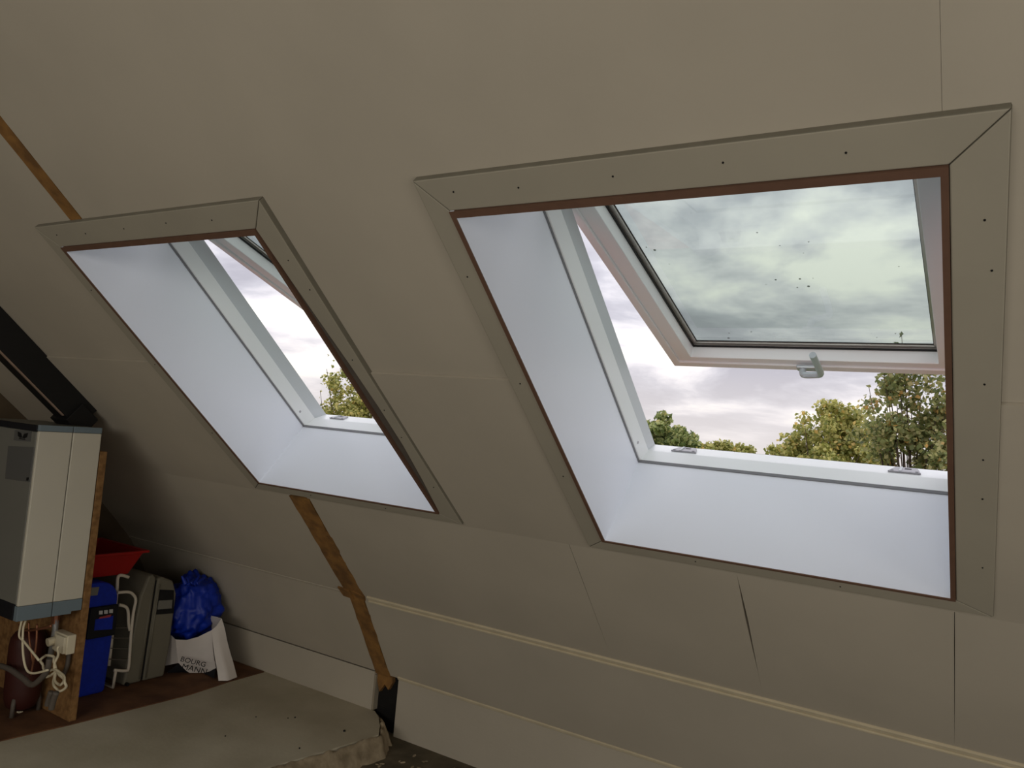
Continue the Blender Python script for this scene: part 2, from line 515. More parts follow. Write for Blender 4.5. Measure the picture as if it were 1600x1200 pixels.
# terracotta courses outside, each lapped over the one below
bmt = bmesh.new()
OUT = [(-0.93 + w['dx'], -0.01 + w['dx'], 0.50, 1.63) for w in WIN]
s = SR
while s < S0 + 0.3:
    s2 = min(s + 0.14, S0 + 0.3)
    holed(bmt, XL, XR, s, s2, [h for h in OUT if h[3] > s and h[2] < s2], 0.236 + 0.01 * (int((s - SR) / 0.14) % 2), 0.262, T1)
    s += 0.14
build('tile_courses', bmt, M['tiles'], roof)
box('roof_deck', (XL, -0.02, 0.024), (XR, L2 + 0.02, 0.1), M['deck'], roof, T2)
box('roof_deck', (XL, -0.02, 0.024), (XR, L3 + 0.02, 0.1), M['deck'], roof, T3)
box('roof_deck', (XL, ZF - 0.1, 0.075), (XR, K2[1] + 0.03, 0.14), M['deck'], roof, TK)

# the rest of the attic shell, behind the camera
TB = lambda x, s, o: (x, 2 * YR - T1(x, s, o)[1], T1(x, s, o)[2])
wall_front = tag(empty('wall_front', (0, -3.5, ZF)), 'opposite plasterboard slope behind the camera', kind='structure')
box('plasterboard', (XL, SR, 0.0), (XR, 2.4, 0.05), M['plaster'], wall_front, TB)
zb = T1(0, 2.4, 0)[2]; yb = TB(0, 2.4, 0)[1]
box('plasterboard', (XL, yb - 0.05, ZF), (XR, yb, zb + 0.02), M['plaster'], wall_front)
zr = T1(0, SR, 0)[2]
gable = [(yb - 0.05, ZF - 0.1), (2.47, ZF - 0.1), (K2[0] + 0.07, K2[1]), (K1[0] + 0.06, K1[1] + 0.05), (K0[0] + 0.05, K0[1] + 0.08), (YR, zr + 0.03), (yb - 0.05, zb)]
TG = lambda y, z, x: (x, y, z)
tag(prism('wall_left', gable, XL - 0.06, XL, TG, M['deck']), 'dark far gable wall beyond the boiler', kind='structure')
tag(prism('wall_right', gable, XR, XR + 0.06, TG, M['plaster']), 'gable wall to the right of the camera', kind='structure')

# ------------------------------------------------------------------ floor
floor = tag(empty('floor', (0, 0, ZF)), 'rough dark concrete floor with a raised dusty slab', kind='structure')
box('concrete_base', (XL, yb, ZF - 0.08), (XR, 2.47, ZF), M['concrete'], floor)
edge_pts = [(-2.035, 2.399), (-1.985, 2.365), (-1.925, 2.305), (-1.868, 2.235), (-1.885, 2.12), (-1.895, 2.03), (-1.912, 1.93), (-1.930, 1.836), (-1.950, 1.70), (-1.97, 1.5), (-1.985, 1.2), (-2.0, 0.8), (-2.0, yb + 0.02)]
TF = lambda x, y, z: (x, y, z)
prism('raised_slab', [(XL, 2.399)] + edge_pts + [(XL, yb + 0.02)], ZF, ZS, TF, M['screed'], floor, bevel=0.004)
# crumbling mortar along the slab's edge, split from it by a dark crack
bmr = bmesh.new(); prof = []
path = []
for i in range(len(edge_pts) - 2):
    a, b = Vector(edge_pts[i]), Vector(edge_pts[i + 1])
    for k in range(8): path.append(a.lerp(b, k / 8))
for i, p in enumerate(path):
    w = 0.045 + 0.018 * noise.noise(Vector((i * 0.23, 1.3, 0))) + (0.02 if 4 < i < 14 else 0)
    row = []
    for j in range(7):
        u = j / 6
        h = min(1.0, 0.8 + i * 0.02) * [0.066, 0.068, 0.060, 0.046, 0.030, 0.012, 0.0][j] * (1 + 0.22 * noise.noise(Vector((i * 0.35, j * 0.7, 4))))
        x = p.x + 0.004 + u * w + 0.006 * noise.noise(Vector((i * 0.6, j, 9)))
        row.append(bmr.verts.new(W((x, min(p.y, 2.398), ZF + max(h, 0.0)))))
    prof.append(row)
for i in range(len(prof) - 1):
    for j in range(6): bmr.faces.new((prof[i][j], prof[i + 1][j], prof[i + 1][j + 1], prof[i][j + 1]))
build('mortar_ridge', bmr, M['mortar'], floor, smooth=True)
bmc = bmesh.new()
for i in range(160):
    x, y = random.uniform(-1.83, -1.30), random.uniform(1.7, 2.37)
    if x < -1.6 + random.uniform(-.2, .2) or random.random() < 0.3:
        r = random.uniform(0.002, 0.007)
        m4 = Matrix.Translation(W((x, y, ZF + 0.001))) @ Matrix.Rotation(random.uniform(0, 6), 4, 'Z') @ Matrix.Diagonal((r * 2.2, r, r * 0.6, 1))
        bmesh.ops.create_icosphere(bmc, subdivisions=1, radius=1.0, matrix=m4)
tag(build('mortar_crumbs', bmc, M['mortar'], floor), kind='stuff')
bmc = bmesh.new()
for (px, py, r) in ((1345 * .4, 1142, .006), (461, 1121, .004), (450, 1122, .003), (468, 1169, .004), (400, 1120, .003), (352, 1150, .003)):
    bmesh.ops.create_icosphere(bmc, subdivisions=1, radius=r, matrix=Matrix.Translation(W(at_z(px, py, ZS + 0.002))))
tag(build('grit_specks', bmc, M['ink'], floor), kind='stuff')
# brown hardboard over the back of the slab
hb = [(XL, 2.385), (-2.66, 2.385), (-2.655, 2.2), (-2.632, 2.0), (-2.640, 1.8), (-2.650, 1.55), (-2.668, 1.34), (-2.675, 0.6), (XL, 0.6)]
tag(prism('hardboard_sheet', hb, ZS, ZS + 0.004, TF, M['hardboard']), 'brown hardboard sheet on the slab under the boiler and suitcases', 'board')

# ------------------------------------------------------------------ roof windows


def screw(bm, p, nrm, r):
    z = Vector(nrm).normalized()
    m = Matrix.Translation(W(p)) @ z.to_track_quat('Z', 'Y').to_matrix().to_4x4()
    bmesh.ops.create_cone(bm, cap_ends=True, segments=10, radius1=r, radius2=r * 0.8, depth=0.002, matrix=m)


n1 = Vector((0, SN, CS))
for wi, w in enumerate(WIN):
    d = w['dx']; sd = w['sdx']
    name = 'window_%d' % (wi + 1)
    root = tag(empty(name, T1(-0.467 + d, 1.54, 0.0)), ['right-hand roof window, wide open, with cloudy sky and trees in it', 'left-hand roof window beside the boiler, showing mostly its white reveal'][wi], kind='structure')
    x0, x1, s0, s1 = -0.847 + d, -0.093 + d, 0.590, 1.538
    t, T = 0.009, 0.245
    pf = -0.018   # the lining stands a little proud of the boards
    ar = 0.014
    # architrave: four mitred boards
    X0, X1, A0, A1 = -0.906 + d, -0.020 + d, 0.511, 1.583
    i0, i1, j0, j1 = x0 - t, x1 + t, s0 - 0.013, s1 + 0.006
    g = 0.0004
    # the left window's right-hand board is sprung, leaving a bowed gap with the dark filler showing
    bow = [(0, 0), (0.12, 0.005), (0.25, 0.012), (0.4, 0.021), (0.55, 0.027), (0.7, 0.027), (0.85, 0.016), (1, 0)] if wi else [(0, 0), (1, 0)]
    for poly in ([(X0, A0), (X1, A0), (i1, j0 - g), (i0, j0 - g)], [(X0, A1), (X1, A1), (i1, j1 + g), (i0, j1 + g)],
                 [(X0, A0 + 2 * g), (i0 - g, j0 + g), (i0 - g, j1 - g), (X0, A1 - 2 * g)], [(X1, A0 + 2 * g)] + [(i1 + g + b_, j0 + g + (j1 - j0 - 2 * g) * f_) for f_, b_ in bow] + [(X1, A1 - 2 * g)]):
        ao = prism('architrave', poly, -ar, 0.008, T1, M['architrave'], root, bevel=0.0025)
        ao.data.materials.append(M['shade_edge'])          # darker tone paints in the shade on the boards' sides
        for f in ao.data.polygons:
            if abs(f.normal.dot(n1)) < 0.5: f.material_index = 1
    if wi:
        box('gap_filler', (i1 + 0.001, j0 + 0.01, -0.010), (i1 + 0.036, j1 - 0.01, 0.006), M['filler'], root, T1)
    # nail holes in the architrave
    bmn = bmesh.new()
    for (x, s_) in ((-0.83, 0.54), (-0.70, 0.545), (-0.53, 0.543), (-0.36, 0.54), (-0.2, 0.545), (-0.885, 0.72), (-0.88, 1.0), (-0.882, 1.3),
                    (-0.045, 0.66), (-0.036, 0.74), (-0.042, 0.95), (-0.042, 1.12), (-0.042, 1.22), (-0.040, 1.42), (-0.62, 1.565), (-0.3, 1.566)):
        screw(bmn, T1(x + d, s_, -ar - 0.0004), (0, -SN, -CS), 0.0021)
    tag(build('nail_heads', bmn, M['ink'], root), kind='stuff')
    # white lining boards; raw MDF shows where their front edges stand proud
    for (a, b, ed) in (((x0 - t, s0 - 0.013), (x0, s1 + 0.006), pf + 0.0025), ((x1, s0 - 0.013), (x1 + t, s1 + 0.006), -0.008),
                       ((x0, s0 - 0.013), (x1, s0), -0.008), ((x0, s1), (x1, s1 + 0.006), pf + 0.0025)):
        box('lining_board', (a[0], a[1], ed), (b[0], b[1], T), M['lining'], root, T1)
        box('raw_edge', (a[0], a[1], pf), (b[0], b[1], ed + 0.0001), M['mdf'], root, T1)
    # seal between lining and frame
    bmg = holed(bmesh.new(), x0 - t, x1 + t, s0 - t, s1 + t, [(x0 + 0.002, x1 - 0.002, s0 + 0.002, s1 - 0.0025)], T - 0.002, T + 0.006, T1)
    build('seal', bmg, M['gasket'], root)
    # fixed frame: white front section, then a grey rebate outside it
    f0, f1 = T + 0.004, 0.298
    xa, xb = x0 + 0.005, x1 - 0.005
    bmf = bmesh.new()
    pr(bmf, [(x0 - 0.02, f0), (xa, f0), (xa + 0.004, f1), (x0 - 0.02, f1)], s0 - 0.02, s1 + 0.06, lambda a, b, c: T1(a, c, b))
    build('jamb', bmf, M['frame'], root, bevel=0.003)
    bmf = bmesh.new()
    pr(bmf, [(x1 + 0.02, f0), (xb, f0), (xb - 0.004, f1), (x1 + 0.02, f1)], s0 - 0.02, s1 + 0.06, lambda a, b, c: T1(a, c, b))
    build('jamb', bmf, M['frame'], root, bevel=0.003)
    bmf = bmesh.new()
    pr(bmf, [(x0 - 0.02, f1), (xa + 0.0005, f1), (xa - 0.003, 0.350), (x0 - 0.02, 0.350)], s0 - 0.02, s1 + 0.075, lambda a, b, c: T1(a, c, b))
    build('jamb_rebate', bmf, M['frame_grey'], root, bevel=0.002)
    bmf = bmesh.new()
    pr(bmf, [(x1 + 0.02, f1), (xb - 0.0005, f1), (xb + 0.003, 0.350), (x1 + 0.02, 0.350)], s0 - 0.02, s1 + 0.075, lambda a, b, c: T1(a, c, b))
    build('jamb_rebate', bmf, M['frame_grey'], root, bevel=0.002)
    bmf = bmesh.new()
    pr(bmf, [(s0 - 0.02, f0), (s0 + 0.006, f0), (s0 + 0.004, 0.350), (s0 - 0.02, 0.350)], x0 - 0.019, x1 + 0.019, lambda a, b, c: T1(c, a, b))
    build('head', bmf, M['frame'], root)
    # sill: front slope, then the flatter top that sheds water outwards
    bmf = bmesh.new()
    pr(bmf, [(s1 + 0.05, f0), (s1 - 0.001, f0), (s1 + 0.010, f1), (s1 + 0.05, f1)], x0 - 0.019, x1 + 0.019, lambda a, b, c: T1(c, a, b))
    build('sill_face', bmf, M['frame'], root, bevel=0.003)
    bmf = bmesh.new()
    pr(bmf, [(s1 + 0.09, f1 + 0.0005), (s1 + 0.012, f1 + 0.0005), (s1 + 0.045, 0.350), (s1 + 0.09, 0.350)], x0 - 0.019, x1 + 0.019, lambda a, b, c: T1(c, a, b))
    build('sill_top', bmf, M['frame'], root, bevel=0.002)
    bmf = bmesh.new()
    bx(bmf, (x0 - 0.02, s1 + 0.052, 0.351), (x1 + 0.02, s1 + 0.10, 0.356), T1)
    build('outer_flashing', bmf, M['flash'], root)
    # striker plates on the sill
    for xc in (-0.745 + d, -0.213 + d):
        TS = lambda a, b, c: T1(xc + a, s1 + 0.012 + (b - f1) * 0.033 / 0.052 - c, b)
        po = [(-0.034, 0.309), (0.036, 0.309), (0.026, 0.338), (-0.022, 0.338)]
        pl = prism('striker_plate', po, 0.0, 0.006, TS, M['plate'], root, bevel=0.0015)
        box('slot', (0.000, 0.326, 0.0055), (0.014, 0.332, 0.0066), M['ink'], pl, TS)
        box('raised_rib', (-0.010, 0.310, 0.0055), (-0.005, 0.337, 0.009), M['frame_grey'], pl, TS)
        bms = bmesh.new()
        for xx in (-0.025, 0.027): bx(bms, (xx - 0.003, 0.312, 0.0055), (xx + 0.003, 0.316, 0.0068), TS)
        build('screws', bms, M['gasket'], pl)
    bms = bmesh.new()
    screw(bms, T1(xa + 0.0014, 1.4825, 0.266), (1, 0, 0), 0.006)
    build('jamb_screw', bms, M['plate'], root)

    # tilted sash, hung on a high pivot
    ph = w['phi']; cu, su = math.cos(ph), math.sin(ph)
    pv = T1(0, 0.797, 0.348)

    def TP(x, u, o):
        return (x + sd, pv[1] + u * cu + o * su, pv[2] - u * su + o * cu)
    sash = build('sash', holed(bmesh.new(), -0.862, -0.098, -0.14, 0.790, [(-0.838, -0.122, -0.105, 0.764)], 0.0, 0.056, TP), M['frame'], root, bevel=0.003)
    build('rebate_step', holed(bmesh.new(), -0.8375, -0.1225, -0.105, 0.7635, [(-0.797, -0.166, -0.07, 0.738)], 0.005, 0.052, TP), M['frame'], sash, bevel=0.002)
    build('black_seal', holed(bmesh.new(), -0.802, -0.161, -0.075, 0.742, [(-0.7935, -0.1695, -0.066, 0.7345)], 0.0385, 0.0435, TP), M['black_gasket'], sash)
    build('spacer_bar', holed(bmesh.new(), -0.797, -0.166, -0.07, 0.738, [(-0.7845, -0.178, -0.058, 0.7255)], 0.046, 0.0510, TP), M['spacer'], sash)
    build('inner_seal', holed(bmesh.new(), -0.788, -0.175, -0.062, 0.729, [(-0.7825, -0.180, -0.055, 0.722)], 0.0512, 0.0525, TP), M['black_gasket'], sash)
    box('glass_pane', (-0.80, -0.075, 0.0535), (-0.163, 0.743, 0.0545), M['glass'], sash, TP)
    # lever handle on the bottom rail
    hp = box('handle_plate', (-0.505, 0.752, -0.010), (-0.445, 0.776, 0.0), M['chrome'], sash, TP, bevel=0.004)
    bmh = bmesh.new()
    tube(bmh, smooth_path([TP(-0.488, 0.765, -0.004), TP(-0.487, 0.760, -0.022), TP(-0.478, 0.752, -0.032), TP(-0.450, 0.745, -0.034), TP(-0.436, 0.735, -0.036), TP(-0.433, 0.705, -0.038), TP(-0.434, 0.615, -0.042)], 5), 0.0105, 12)
    build('handle_lever', bmh, M['chrome'], hp, smooth=False)

# ------------------------------------------------------------------ dark timbers
truss = tag(empty('roof_truss', T1(-2.84, 1.25, -0.1)), 'black stained roof truss timber under the slope above the boiler', 'beam')
box('rafter', (-2.885, -0.6, -0.098), (-2.80, 1.262, -0.0005), M['black_wood'], truss, T1, bevel=0.004)
tag(box('lit_arris', (-2.812, -0.6, -0.103), (-2.7985, 1.19, -0.0985), M['lit_edge'], truss, T1, bevel=0.002), 'lower edge painted pale where it catches light')
box('end_block', (-2.895, 1.2, -0.11), (-2.785, 1.285, -0.03), M['black_wood'], truss, T1, bevel=0.003)
post = tag(empty('timber_post', (-1.99, 2.43, ZF)), 'black timber post standing in the gap of the knee wall', 'post')
box('shaft', (-2.05, 2.420, ZF), (-1.937, 2.468, -0.985), M['black_wood'], post, bevel=0.003)
box('side_board', (-2.0515, 2.396, ZS + 0.001), (-2.044, 2.4195, -1.0), M['plaster_edge'], post)

# ------------------------------------------------------------------ boiler on its board
YB = 1.558
board = box('chipboard_panel', (-3.30, YB + 0.001, ZS + 0.004), (-2.669, YB + 0.026, -0.208), M['chip'], None, bevel=0.002)
tag(board, 'upright chipboard sheet carrying the boiler, its raw edge facing right', 'board')

boiler = tag(empty('boiler', (-2.86, 1.45, -0.756)), 'cream and grey wall-hung boiler fixed to the chipboard sheet', 'boiler')
BX0, BX1, BY0, BZ0, BZ1 = -3.08, -2.669, 1.346, -0.756, -0.124
box('chassis', (BX0 + 0.004, BY0 + 0.004, BZ0 + 0.02), (BX1 - 0.004, YB - 0.002, BZ1 - 0.004), M['boiler_front'], boiler)
box('side_cover', (BX1 - 0.012, BY0, -0.712), (BX1, 1.4555, -0.147), M['boiler'], boiler, bevel=0.003)
box('side_cover', (BX1 - 0.012, 1.4585, -0.712), (BX1, YB - 0.002, -0.147), M['boiler'], boiler, bevel=0.003)
box('top_trim', (BX1 - 0.012, BY0, -0.146), (BX1 + 0.0005, 1.4555, -0.126), M['boiler_trim'], boiler, bevel=0.002)
box('top_trim', (BX1 - 0.012, 1.4585, -0.146), (BX1 + 0.0005, YB - 0.002, -0.126), M['boiler_trim'], boiler, bevel=0.002)
TY = lambda y, z, x: (x, y, z)
prism('bottom_trim', [(BY0, -0.760), (1.4555, -0.760), (1.4555, -0.713), (BY0, -0.713)], BX1 - 0.02, BX1 + 0.001, TY, M['boiler_trim'], boiler, bevel=0.002)
prism('bottom_trim', [(1.4585, -0.760), (1.522, -0.760), (1.522, -0.752), (YB - 0.002, -0.752), (YB - 0.002, -0.713), (1.4585, -0.713)], BX1 - 0.02, BX1 + 0.001, TY, M['boiler_trim'], boiler, bevel=0.002)
fp = box('front_panel', (BX0, BY0 - 0.002, -0.708), (BX1 - 0.0125, BY0 + 0.006, -0.150), M['boiler_front'], boiler, bevel=0.003)
box('front_top_trim', (BX0, BY0 - 0.003, -0.149), (BX1 - 0.0125, BY0 + 0.006, -0.128), M['black_fabric'], boiler, bevel=0.002)
box('front_bottom_trim', (BX0, BY0 - 0.003, -0.760), (BX1 - 0.0215, BY0 + 0.006, -0.7085), M['black_fabric'], boiler, bevel=0.002)


def TFy(x, z, o):
    return (x, BY0 - 0.002 - o, z)


lab = []
for q in ((24, 672), (50, 674), (48, 690), (22, 688)): p = at_y(q[0], q[1], BY0 - 0.002); lab.append((p[0], p[2]))
prism('badge', lab, 0.0, 0.0015, TFy, M['label_grey'], fp)
# dark emblem on the badge: a spread, winged mark over a short bar
c = at_y(36, 681, BY0 - 0.002); cx, cz = c[0], c[2]
bme = bmesh.new()
for sg in (-1, 1):
    pr(bme, [(cx, cz - 0.006), (cx + sg * 0.010, cz + 0.008), (cx + sg * 0.034, cz + 0.012), (cx + sg * 0.030, cz - 0.002), (cx + sg * 0.014, cz - 0.008)], 0.0015, 0.0022, TFy)
pr(bme, [(cx - 0.02, cz - 0.012), (cx + 0.02, cz - 0.012), (cx + 0.02, cz - 0.009), (cx - 0.02, cz - 0.009)], 0.0015, 0.0022, TFy)
build('emblem', bme, M['ink'], fp)
q = [at_y(px, py, BY0 - 0.002) for px, py in ((14, 697), (54, 699), (47, 753), (9, 748))]
prism('control_flap', [(p[0], p[2]) for p in q], 0.0, 0.003, TFy, M['label_grey'], fp, bevel=0.001)
q = [at_y(px, py, BY0 - 0.002) for px, py in ((44, 746), (47, 746), (46, 751), (43, 751))]
prism('flap_latch', [(p[0], p[2]) for p in q], 0.003, 0.005, TFy, M['ink'], fp)

YP = 1.425


def py_(pts, y=None, dy=0.0):
    return [at_y(a, b, (y or YP) + dy) for a, b in pts]


# pipes and leads under the boiler are its own connections
bm = bmesh.new(); tube(bm, py_([(88, 962), (86, 985), (78, 1030)], y=YB - 0.026), 0.012, 10)
tag(build('drain_pipe', bm, M['pipe_grey'], boiler, smooth=True), 'straight light grey pipe')
bm = bmesh.new(); tube(bm, py_([(88, 958), (86, 974)], y=YB - 0.026), 0.016, 8); build('pipe_union', bm, M['copper'], boiler)
for pts, r in (([(45, 972), (46, 1000), (52, 1038)], 0.004), ([(58, 975), (56, 1010), (48, 1055)], 0.004), ([(30, 976), (40, 985), (66, 982), (80, 978)], 0.005)):
    bm = bmesh.new(); tube(bm, smooth_path(py_(pts, dy=0.012)), r, 6); build('copper_tail', bm, M['copper'], boiler, smooth=True)
for pts in ([(34, 970), (30, 993), (38, 1003), (61, 1032)], [(40, 970), (36, 985), (36, 1020), (41, 1045), (52, 1052), (75, 1047)]):
    bm = bmesh.new(); tube(bm, smooth_path(py_(pts, dy=-0.03)), 0.0045, 6); build('white_lead', bm, M['cable'], boiler, smooth=True)
bm = bmesh.new(); tube(bm, smooth_path(py_([(77, 1030), (74, 1046), (66, 1058), (50, 1070), (36, 1060), (16, 1046), (0, 1040)], dy=-0.02)), 0.011, 8)
build('waste_hose', bm, M['pipe_dark'], boiler, smooth=True)

# expansion vessel standing behind the pipes
vs = tag(empty('expansion_vessel', (-2.87, 1.50, ZS)), 'dark red round-bottomed expansion vessel under the boiler', 'vessel')
bm = bmesh.new(); cxv, cyv = -2.86, 1.492
prof = [(0.0, -1.122), (0.03, -1.118), (0.047, -1.105), (0.055, -1.08), (0.058, -1.05), (0.058, -0.90), (0.055, -0.875), (0.042, -0.855), (0.0, -0.848)]
rings = []
for r, z in prof:
    rings.append([bm.verts.new(W((cxv + max(r, 0.002) * math.cos(a * math.pi / 10), cyv + max(r, 0.002) * math.sin(a * math.pi / 10), z))) for a in range(20)])
for i in range(len(rings) - 1):
    for k in range(20): bm.faces.new((rings[i][k], rings[i][(k + 1) % 20], rings[i + 1][(k + 1) % 20], rings[i + 1][k]))
bm.faces.new(rings[0]); bm.faces.new(rings[-1])
build('tank', bm, M['vessel'], vs, smooth=True)
for a in range(3):
    an = a * 2.1 - 0.9
    bm = bmesh.new()
    p = (cxv + 0.05 * math.cos(an), cyv + 0.05 * math.sin(an))
    tube(bm, [(p[0], p[1], -1.07), (cxv + 0.054 * math.cos(an), cyv + 0.054 * math.sin(an), -1.09), (cxv + 0.055 * math.cos(an), cyv + 0.055 * math.sin(an), ZS + 0.005)], 0.009, 8)
    build('leg', bm, M['pipe_dark'], vs, smooth=True)
bm = bmesh.new(); tube(bm, [(cxv, cyv, -1.118), (cxv, cyv, ZS + 0.004)], 0.012, 8); tag(build('valve', bm, M['cable'], vs), 'pale valve cap')

# socket with plug and coiled lead
sock = tag(empty('power_socket', (-2.70, YB, -0.90)), 'cream double power socket near the edge of the chipboard sheet', 'socket')
TSk = lambda x, z, o: (x, YB - o, z)
box('housing', (-2.772, -0.903, 0.0), (-2.681, -0.838, 0.030), M['socket'], sock, TSk, bevel=0.003)
box('face_plate', (-2.741, -0.899, 0.030), (-2.684, -0.843, 0.040), M['socket'], sock, TSk, bevel=0.002)
bm = bmesh.new(); tube(bm, [(-2.755, YB - 0.0308, -0.868), (-2.757, YB - 0.056, -0.872)], 0.017, 12)
plug = tag(empty('mains_plug', (-2.757, YB - 0.04, -0.89)), 'cream mains plug in the socket with a coiled hanging lead', 'plug')
build('plug_body', bm, M['cable'], plug, smooth=False)
loop = [(92, 1010), (90, 1022), (86, 1040), (84, 1062), (88, 1077), (97, 1079), (103, 1070), (99, 1058), (88, 1046), (74, 1048), (66, 1040), (65, 1030), (72, 1024), (82, 1026), (86, 1036), (86, 1058), (91, 1070), (98, 1068), (97, 1058), (88, 1050), (82, 1054), (72, 1058)]
bm = bmesh.new(); tube(bm, [(a[0], a[1] - 0.003 * math.sin(i * .7), a[2]) for i, a in enumerate(smooth_path(py_(loop, y=YB - 0.062)))], 0.0052, 7)
build('lead', bm, M['cable'], plug, smooth=True)
bm = bmesh.new(); tube(bm, smooth_path(py_([(108, 1018), (105, 1040), (98, 1056)], y=YB - 0.012)), 0.009, 8)
tag(build('socket_lead', bm, M['pipe_dark'], sock, smooth=True), 'dull grey conduit below the socket')
# bits of bent pipe lying below the panel
for i, (pts, r) in enumerate((([(88, 1082), (83, 1096), (80, 1108)], 0.011), ([(80, 1081), (76, 1094), (74, 1102)], 0.011))):
    bm = bmesh.new(); P = smooth_path(py_(pts, y=1.40 + 0.02 * i)); tube(bm, P, r, 8)
    tag(build('pipe_stub', bm, M['pipe_dark'], boiler, smooth=True))

# ------------------------------------------------------------------ things stored behind the panel
ZH = ZS + 0.004
# blue nylon case, front facing the room
case = tag(empty('trolley_case', (-2.95, 1.70, ZH)), 'upright blue nylon case with a black pocket beside the chipboard sheet', 'suitcase')
TX = lambda y, z, x: (x, y, z)


def rounded(y0, y1, z0, z1, r0, r1, lean=0.0, n=6):
    """Upright outline, radii r0 (bottom) and r1 (top), leaning in y with height."""
    pts = [(y0, z0 + r0)]
    for (cy, cz, r, a0) in ((y0 + r0, z0 + r0, r0, 180), (y1 - r0, z0 + r0, r0, 270), (y1 - r1, z1 - r1, r1, 0), (y0 + r1, z1 - r1, r1, 90)):
        for k in range(n + 1):
            a = math.radians(a0 + 90 * k / n); pts.append((cy + r * math.cos(a), cz + r * math.sin(a)))
    return [(y + lean * (z - z0), z) for y, z in pts[1:]]


prism('body', rounded(1.598, 1.793, ZH, -0.712, 0.015, 0.075, 0.035), -3.05, -2.855, TX, M['blue_case'], case, bevel=0.012)
pk = prism('front_pocket', rounded(1.688, 1.797, -0.915, -0.800, 0.006, 0.006, 0.03), -2.856, -2.838, TX, M['black_fabric'], case, bevel=0.004)
pq = [at_x(a, b, -2.8375) for a, b in ((149, 968), (177, 962), (175, 983), (147, 985))]
prism('window_patch', [(p[1], p[2]) for p in pq], -2.838, -2.8365, TX, M['blue_case'], pk)
for (a, b) in ((157.5, 957), (165.5, 956), (173.5, 955)):
    pq = [at_x(a + i, b + j, -2.8375) for i, j in ((-2.8, -2.6), (2.8, -3.0), (2.6, 2.8), (-3, 3))]
    pi_ = [at_x(a + i, b + j, -2.8375) for i, j in ((-1.2, -1.0), (1.2, -1.2), (1.0, 1.2), (-1.3, 1.3))]
    sqr = prism('print_square', [(p[1], p[2]) for p in pq], -2.838, -2.8362, TX, M['white_print'], pk)
pq = [at_x(a, b, -2.8375) for a, b in ((156, 964), (174, 960), (172, 964), (154, 967))]
prism('red_stripe', [(p[1], p[2]) for p in pq], -2.838, -2.8362, TX, M['red_print'], pk)
pq = [at_x(a, b, -2.853) for a, b in ((143, 918), (155, 917), (152, 930), (141, 931))]
prism('maker_badge', [(p[1], p[2]) for p in pq], -2.8555, -2.851, TX, M['suit_label'], case, bevel=0.001)

# white coated wire rack standing on edge
rack = tag(empty('wire_rack', (-2.86, 1.85, ZH)), 'white coated wire rack on edge between the blue case and the grey suitcase', 'rack')
XK = -2.862
bm = bmesh.new()
tube(bm, smooth_path([at_x(a, b, XK) for a, b in ((178, 1047), (196, 1048), (201, 1042), (204, 1000), (208, 960), (212, 938), (208, 929), (200, 925), (184, 926))], 4), 0.0070, 8)
build('outer_loop', bm, M['rack'], rack, smooth=True)
bm = bmesh.new()
tube(bm, smooth_path([at_x(a, b, XK - 0.03) for a, b in ((170, 1040), (182, 930), (184, 903), (190, 899), (201, 902))], 4), 0.0075, 8)
build('rear_loop', bm, M['rack'], rack, smooth=True)
bm = bmesh.new()
tube(bm, smooth_path([at_x(a, b, XK) for a, b in ((186, 945), (196, 948), (200, 955), (201, 975), (203, 985))], 4), 0.007, 8)
build('inner_arm', bm, M['rack'], rack, smooth=True)
for i, (a, b, c_, d_) in enumerate(((178, 981, 205, 981), (175, 997, 204, 997), (173, 1013, 203, 1014), (171, 1030, 202, 1031))):
    bm = bmesh.new(); tube(bm, [at_x(a, b, XK - 0.004), at_x(c_, d_, XK - 0.004)], 0.0022, 5); build('wire', bm, M['pipe_dark'], rack)
bm = bmesh.new()
p = at_x(181, 1047, XK)
tube(bm, [p, (p[0] - 0.005, p[1], ZH + 0.006), (p[0] - 0.10, p[1], ZH + 0.006)], 0.007, 8); build('foot', bm, M['rack'], rack, smooth=True)

# grey hard-shell suitcase, narrow side towards the room
suit = tag(empty('hard_suitcase', (-3.0, 1.97, ZH)), 'grey hard-shell suitcase standing upright with its dark seam facing out', 'suitcase')


def shell(y0, y1, lean, cut):
    pts = rounded(y0, y1, ZH, -0.716, 0.012, 0.012, lean)
    return pts


XS = -2.868
l1 = [(1.874, ZH + 0.001), (1.950, ZH + 0.001), (1.966, -0.725), (1.952, -0.708), (1.932, -0.712), (1.905, -0.79), (1.898, -0.86)]
prism('front_shell', l1, -3.34, XS, TX, M['suitcase'], suit, bevel=0.010)
l2 = [(1.957, ZH + 0.001), (2.050, ZH + 0.001), (2.062, -1.0), (2.066, -0.80), (2.045, -0.745), (1.992, -0.722), (1.972, -0.728)]
prism('rear_shell', l2, -3.34, XS, TX, M['suitcase'], suit, bevel=0.010)
prism('seam', [(1.949, ZH + 0.008), (1.958, ZH + 0.008), (1.973, -0.735), (1.965, -0.735)], -3.335, XS - 0.006, TX, M['ink'], suit)
for dy_ in (-0.014, 0.014):
    bm = bmesh.new(); tube(bm, [(XS, 1.953 + dy_, ZH + 0.014), (XS, 1.968 + dy_, -0.75)], 0.005, 6); build('rim', bm, M['suitcase'], suit, smooth=True)
lk = [at_x(a, b, XS) for a, b in ((247, 921), (271, 922), (271, 958), (243, 960))]
lp = prism('lock_recess', [(p[1], p[2]) for p in lk], XS - 0.002, XS + 0.003, TX, M['ink'], suit)
lk = [at_x(a, b, XS) for a, b in ((247, 938), (268, 937), (267, 950), (245, 952))]
prism('lock_plate', [(p[1], p[2]) for p in lk], XS + 0.003, XS + 0.007, TX, M['suit_label'], lp, bevel=0.001)
bm = bmesh.new()
